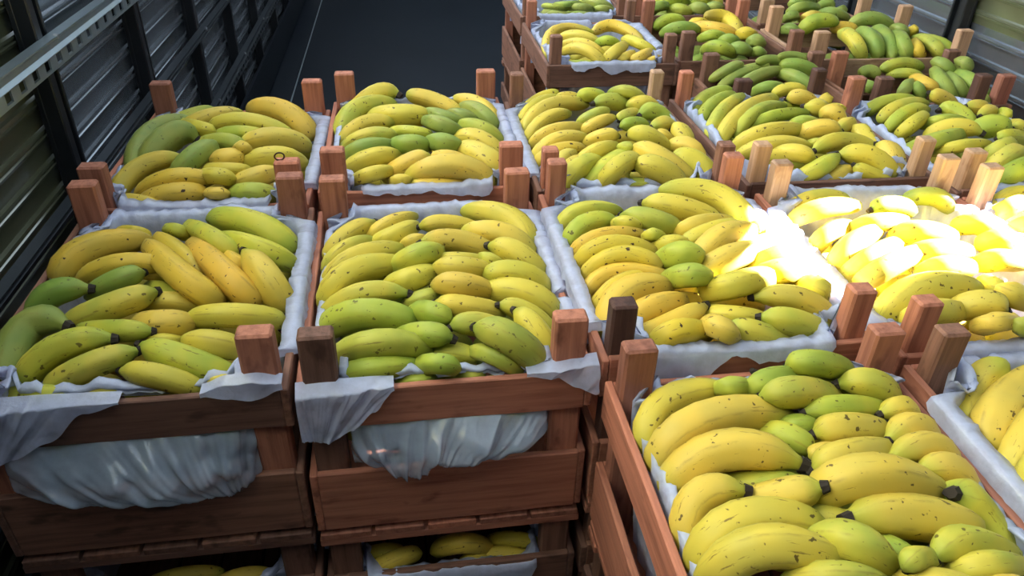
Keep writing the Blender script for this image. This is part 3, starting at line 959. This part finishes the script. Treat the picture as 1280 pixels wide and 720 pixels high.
fill('C0', 960, 370, 2.057, rows('''
f d* 270 205 180 192 102 206 56
f m* 360 280 270 228 182 226 76
g m* 290 298 190 282 92 300 66
h y* 290 352 200 338 118 356 82
h y* 305 402 210 412 116 448 86
h y* 165 395 135 402 108 418 48
i y* 422 325 350 292 287 305 66
i y* 498 392 390 337 306 374 78
i y* 555 455 430 388 314 420 78
i y* 620 535 500 452 386 450 86
j m* 645 670 585 545 466 510 112
k y 135 515 270 462 445 520 104
k y* 530 610 380 567 207 572 112
k m 90 580 150 572 222 592 72 -.01
l m 120 635 210 645 302 690 92
l d 280 645 340 662 390 695 72 -.01
l m 55 735 170 718 290 740 74
m m* 630 680 510 648 422 688 82
m m 655 710 560 692 470 715 74
m m* 430 685 390 684 355 704 60
n y 330 740 430 735 540 760 80
n y 560 770 620 750 690 790 80
'''))
fill('D0', 960, 370, 2.057, rows('''
a y 465 340 520 242 602 178 92
a y 530 410 600 292 695 208 110
a y 590 460 660 345 745 262 94
a y 645 500 710 412 790 340 94
b y 680 580 760 490 850 430 94
b y 700 640 790 570 880 520 94
c y 760 330 840 290 910 320 90
'''))
fill('D2', 840, 60, 2.909, rows('''
a d 80 250 120 182 207 155 50
a d 100 280 150 202 222 175 46
a m 135 330 180 232 252 180 48
a y 178 345 260 232 368 190 60
b d 235 320 310 242 402 215 46
b d 265 300 360 242 482 240 44
b y 230 365 340 307 468 300 60
c y 245 395 370 347 498 362 52
c y* 370 395 440 382 518 405 62
d d 435 280 480 267 528 276 42
d y* 460 318 540 292 612 305 60
e y 370 170 430 147 502 162 42
e y* 565 195 490 167 420 188 52
e y* 618 230 550 212 480 216 62
e y 610 190 640 202 665 218 40
e y 720 235 690 222 655 212 36 .01
d y 660 330 620 322 570 330 40 -.03
b d 470 212 440 206 405 206 36 -.02
f y 765 285 670 232 555 250 58
f y* 778 305 680 277 587 305 54
f y* 858 400 812 312 685 302 68
g y* 835 478 812 402 742 355 80
g y* 730 375 620 337 515 376 62
g y* 795 468 720 397 605 390 80
g d 495 352 520 350 548 352 34 -.01
h y* 790 486 720 462 660 426 52
h m* 455 478 530 442 603 392 66
h y 550 490 600 462 652 445 56
'''))
fill('E2', 840, 60, 2.909, rows('''
a d 705 242 770 197 872 190 48
a m 760 268 820 217 917 205 52
a m 785 300 850 237 922 230 52
a y 825 320 880 272 917 250 52
b y* 1025 212 980 182 937 165 50
b m* 1090 280 1030 228 973 226 60
c d 910 285 990 262 1065 272 42
c y* 925 328 1020 287 1124 310 62
c d 865 368 950 342 1055 310 60
d y 955 382 1050 357 1145 350 44
e y* 1135 218 1100 202 1070 215 52
e y* 1225 258 1160 232 1118 250 52
e d* 1105 310 1160 282 1228 300 80
e m* 1285 338 1230 322 1185 330 52
e y* 1305 278 1260 282 1228 290 46
e m* 1260 268 1230 247 1200 230 42
f m* 1140 398 1190 367 1243 343 62
f m* 1160 450 1220 402 1275 378 72
f d 1185 490 1240 452 1295 420 80
'''))
fill('D3', 840, 60, 2.909, rows('''
a g 115 105 170 67 247 65 36
a g 175 150 230 102 312 75 38
a g 195 128 240 87 342 60 34
b g 230 178 290 112 388 80 46
b g 315 55 370 42 412 56 32
b g 295 165 350 142 405 150 42
c g 548 85 480 57 398 66 46
c g 515 115 440 77 388 82 34
c g 515 155 450 107 388 96 46
c g 385 40 440 27 505 46 32
'''), zbase=-.07)
fill('E3', 840, 60, 2.909, rows('''
a d 765 80 830 57 905 72 42
a d 785 100 850 92 905 107 34
a o 875 110 920 130 955 152 46
b g 1020 180 985 130 955 82 52
b g 1045 90 1000 57 955 52 42
b g 1052 175 1046 132 1030 100 46
c g 1095 85 1070 52 1028 40 42
c g 1170 95 1130 72 1088 60 38
c g 1205 208 1188 142 1150 98 62
d g 1285 135 1240 112 1218 122 46
e g 835 185 850 152 870 125 42
e g 905 185 892 152 885 138 42
f g 685 95 720 82 748 102 42
f g 685 132 710 140 745 152 42
g g 1125 195 1145 182 1160 200 42
'''), zbase=-.07)
fill('D4', 800, 0, 2.667, rows('''
a d 50 95 90 67 142 70 36
a g 75 115 130 92 192 100 38
a d 200 132 240 117 282 126 32
b o 322 115 285 62 222 60 50
b o 315 118 250 97 178 90 42
b o 168 78 195 67 228 75 32
c o 328 118 352 112 382 120 40
c g 268 142 295 132 322 140 36
c g 303 168 332 162 367 176 40
c g 368 145 386 135 407 150 40
c g 373 178 390 172 412 180 32
d d 215 170 260 157 312 182 42
'''))
fill('E4', 800, 0, 2.667, rows('''
a m 740 192 712 132 672 114 46
a g 792 192 772 126 728 112 48
a g 842 192 822 122 780 104 46
a g 888 192 872 142 848 116 46
b o 936 192 926 162 914 138 36
b d 998 192 982 152 948 128 42
b d 1048 192 1036 152 1005 128 46
b o 895 112 912 102 932 106 32
c g 705 85 770 62 838 92 42
c g 838 98 870 97 892 112 32
d d 540 110 580 72 652 76 46
d o 632 95 672 87 718 102 36
d g 478 102 500 97 522 112 36
'''))
fill('E5', 800, 0, 2.667, rows('''
a y 538 72 570 52 602 60 32
a g 496 45 540 22 592 30 32
a g 488 75 503 52 522 60 32
b g 588 25 640 12 684 30 32
b g 598 50 640 42 692 62 32
b g 688 42 720 32 752 42 28
c g 600 5 650 -8 700 8 32
c g 500 15 550 0 600 2 32
'''))
fill('D5', 800, 0, 2.667, rows('''
a g 36 45 60 22 92 22 32
a d 98 38 130 32 167 46 36
b g 168 33 195 27 227 36 36
b g 223 28 250 27 282 36 32
c d 55 12 100 2 152 6 32
c d 166 8 210 0 254 8 32
d d 415 25 440 8 472 12 40
d o 343 45 365 46 392 60 32
'''))
fill('C3', 620, 0, 6.0, rows('''
a y 340 430 440 225 695 240 66
a y 470 310 600 265 765 325 76
a y 480 350 650 320 800 415 60
a y 500 400 660 372 805 490 84
b o 745 245 880 190 1075 290 84
b d 755 335 830 305 915 332 70
b y 960 300 1060 320 1185 395 74
c d 535 485 640 478 765 492 34
c y 815 470 890 395 965 342 92
c y 905 470 960 440 1030 400 70
d y 975 465 1070 425 1165 380 74
d y 1105 470 1170 452 1235 428 54
'''))
fill('C4', 620, 0, 6.0, rows('''
a d 355 45 420 50 525 72 42
a g 435 35 540 32 625 22 42
b g 535 65 630 52 725 72 52
b g 635 15 750 22 865 72 70
b g 735 75 800 62 885 82 44
'''))
fill('LB1', 360, 440, 2.571, rows('''
a y 265 715 340 672 415 650 60
b y 600 668 700 655 825 668 52
b y 475 640 560 622 645 642 60
a y 560 700 600 685 650 690 40
c y 240 660 300 640 360 640 50
c y 650 610 720 600 800 620 50
'''), zbase=-.10)
fill('LA1', 0, 460, 2.77, rows('''
a y 520 745 640 712 760 708 50
b y 760 745 840 715 930 712 50
'''), zbase=-.10)
for key in SPEC: pour(key)
# fruit under the visible layer, seen through the gaps
UND = {'A1': 'y', 'A2': 'y', 'B1': 'd', 'B2': 'y', 'C0': 'm', 'C1': 'y', 'C2': 'y', 'D0': 'y', 'D1': 'y', 'D2': 'm', 'E1': 'y', 'E2': 'm', 'C3': 'y', 'D3': 'g', 'E3': 'g', 'D4': 'g', 'E4': 'g', 'C4': 'g', 'D5': 'g', 'E5': 'g'}
ORD = ['hidden', 'second', 'third']
for key, code in UND.items():
    c = CR[key]; W, D = c['W'], c['D']
    big = key in ('A1', 'B1', 'C0')
    n = max(3, int((D-(.145 if key in ('A1', 'B1') else .08))/.052)); cols = 3
    for j in range(cols):
        xc = -W/2+.035+(W-.07)*(j+.5)/cols
        bl = []
        for i in range(n):
            y_in = .105 if key in ('A1', 'B1') else .04
            yc = y_in+(D-.04-y_in)*(i+.5)/n+random.uniform(-.004, .004)
            hl = (W-.05)/cols*.45; s = 1 if j != 2 else -1
            a = random.uniform(-.10, .10)
            zc = c['z']-.165+random.uniform(-.006, .006)
            q = [c['M'] @ Vector((max(-W/2+.02, min(W/2-.02, xc+s*t*hl*math.cos(a))), yc+t*hl*math.sin(a), zc+o_)) for t, o_ in ((-1, -.022), (0, 0), (1, -.012))]
            bl.append(q)
        bl = [[Vector(p) for p in q] for q in settle(key, np.array([[tuple(p) for p in q] for q in bl]), np.full(len(bl), .021), 40, False)]
        base = c['M'] @ Vector((xc, D/2, c['z']-.20))
        root = link('banana_hand', None, None, base)
        tag(root, '%s underlayer bananas, %s, %s' % (COLN[code], side_words(key, base), WHERE[key]), 'bananas', 'underlayer bananas '+WHERE[key])
        for q in bl: build_banana(*q, .021, code, root, base, False)

# fruit pressed against the liner pouches of the two tail-end crates
for key, code in (('A1', 'm'), ('B1', 'y')):
    c = CR[key]
    base = c['M'] @ Vector((0, .06, c['z']-.24))
    root = link('banana_hand', None, None, base)
    tag(root, '%s bananas showing dimly through the pouch %s' % (COLN[code], WHERE[key]), 'bananas', 'bananas behind the liner pouches')
    for i in range(5):
        xc = -.12+.06*i; dy = .055+.006*(i % 2)
        q = [c['M'] @ Vector((xc+a, dy+b, c['z']+zz)) for a, b, zz in ((-.035, .02, -.235), (0, 0, -.195), (.02, .01, -.145))]
        build_banana(*q, .022, code, root, base, False)
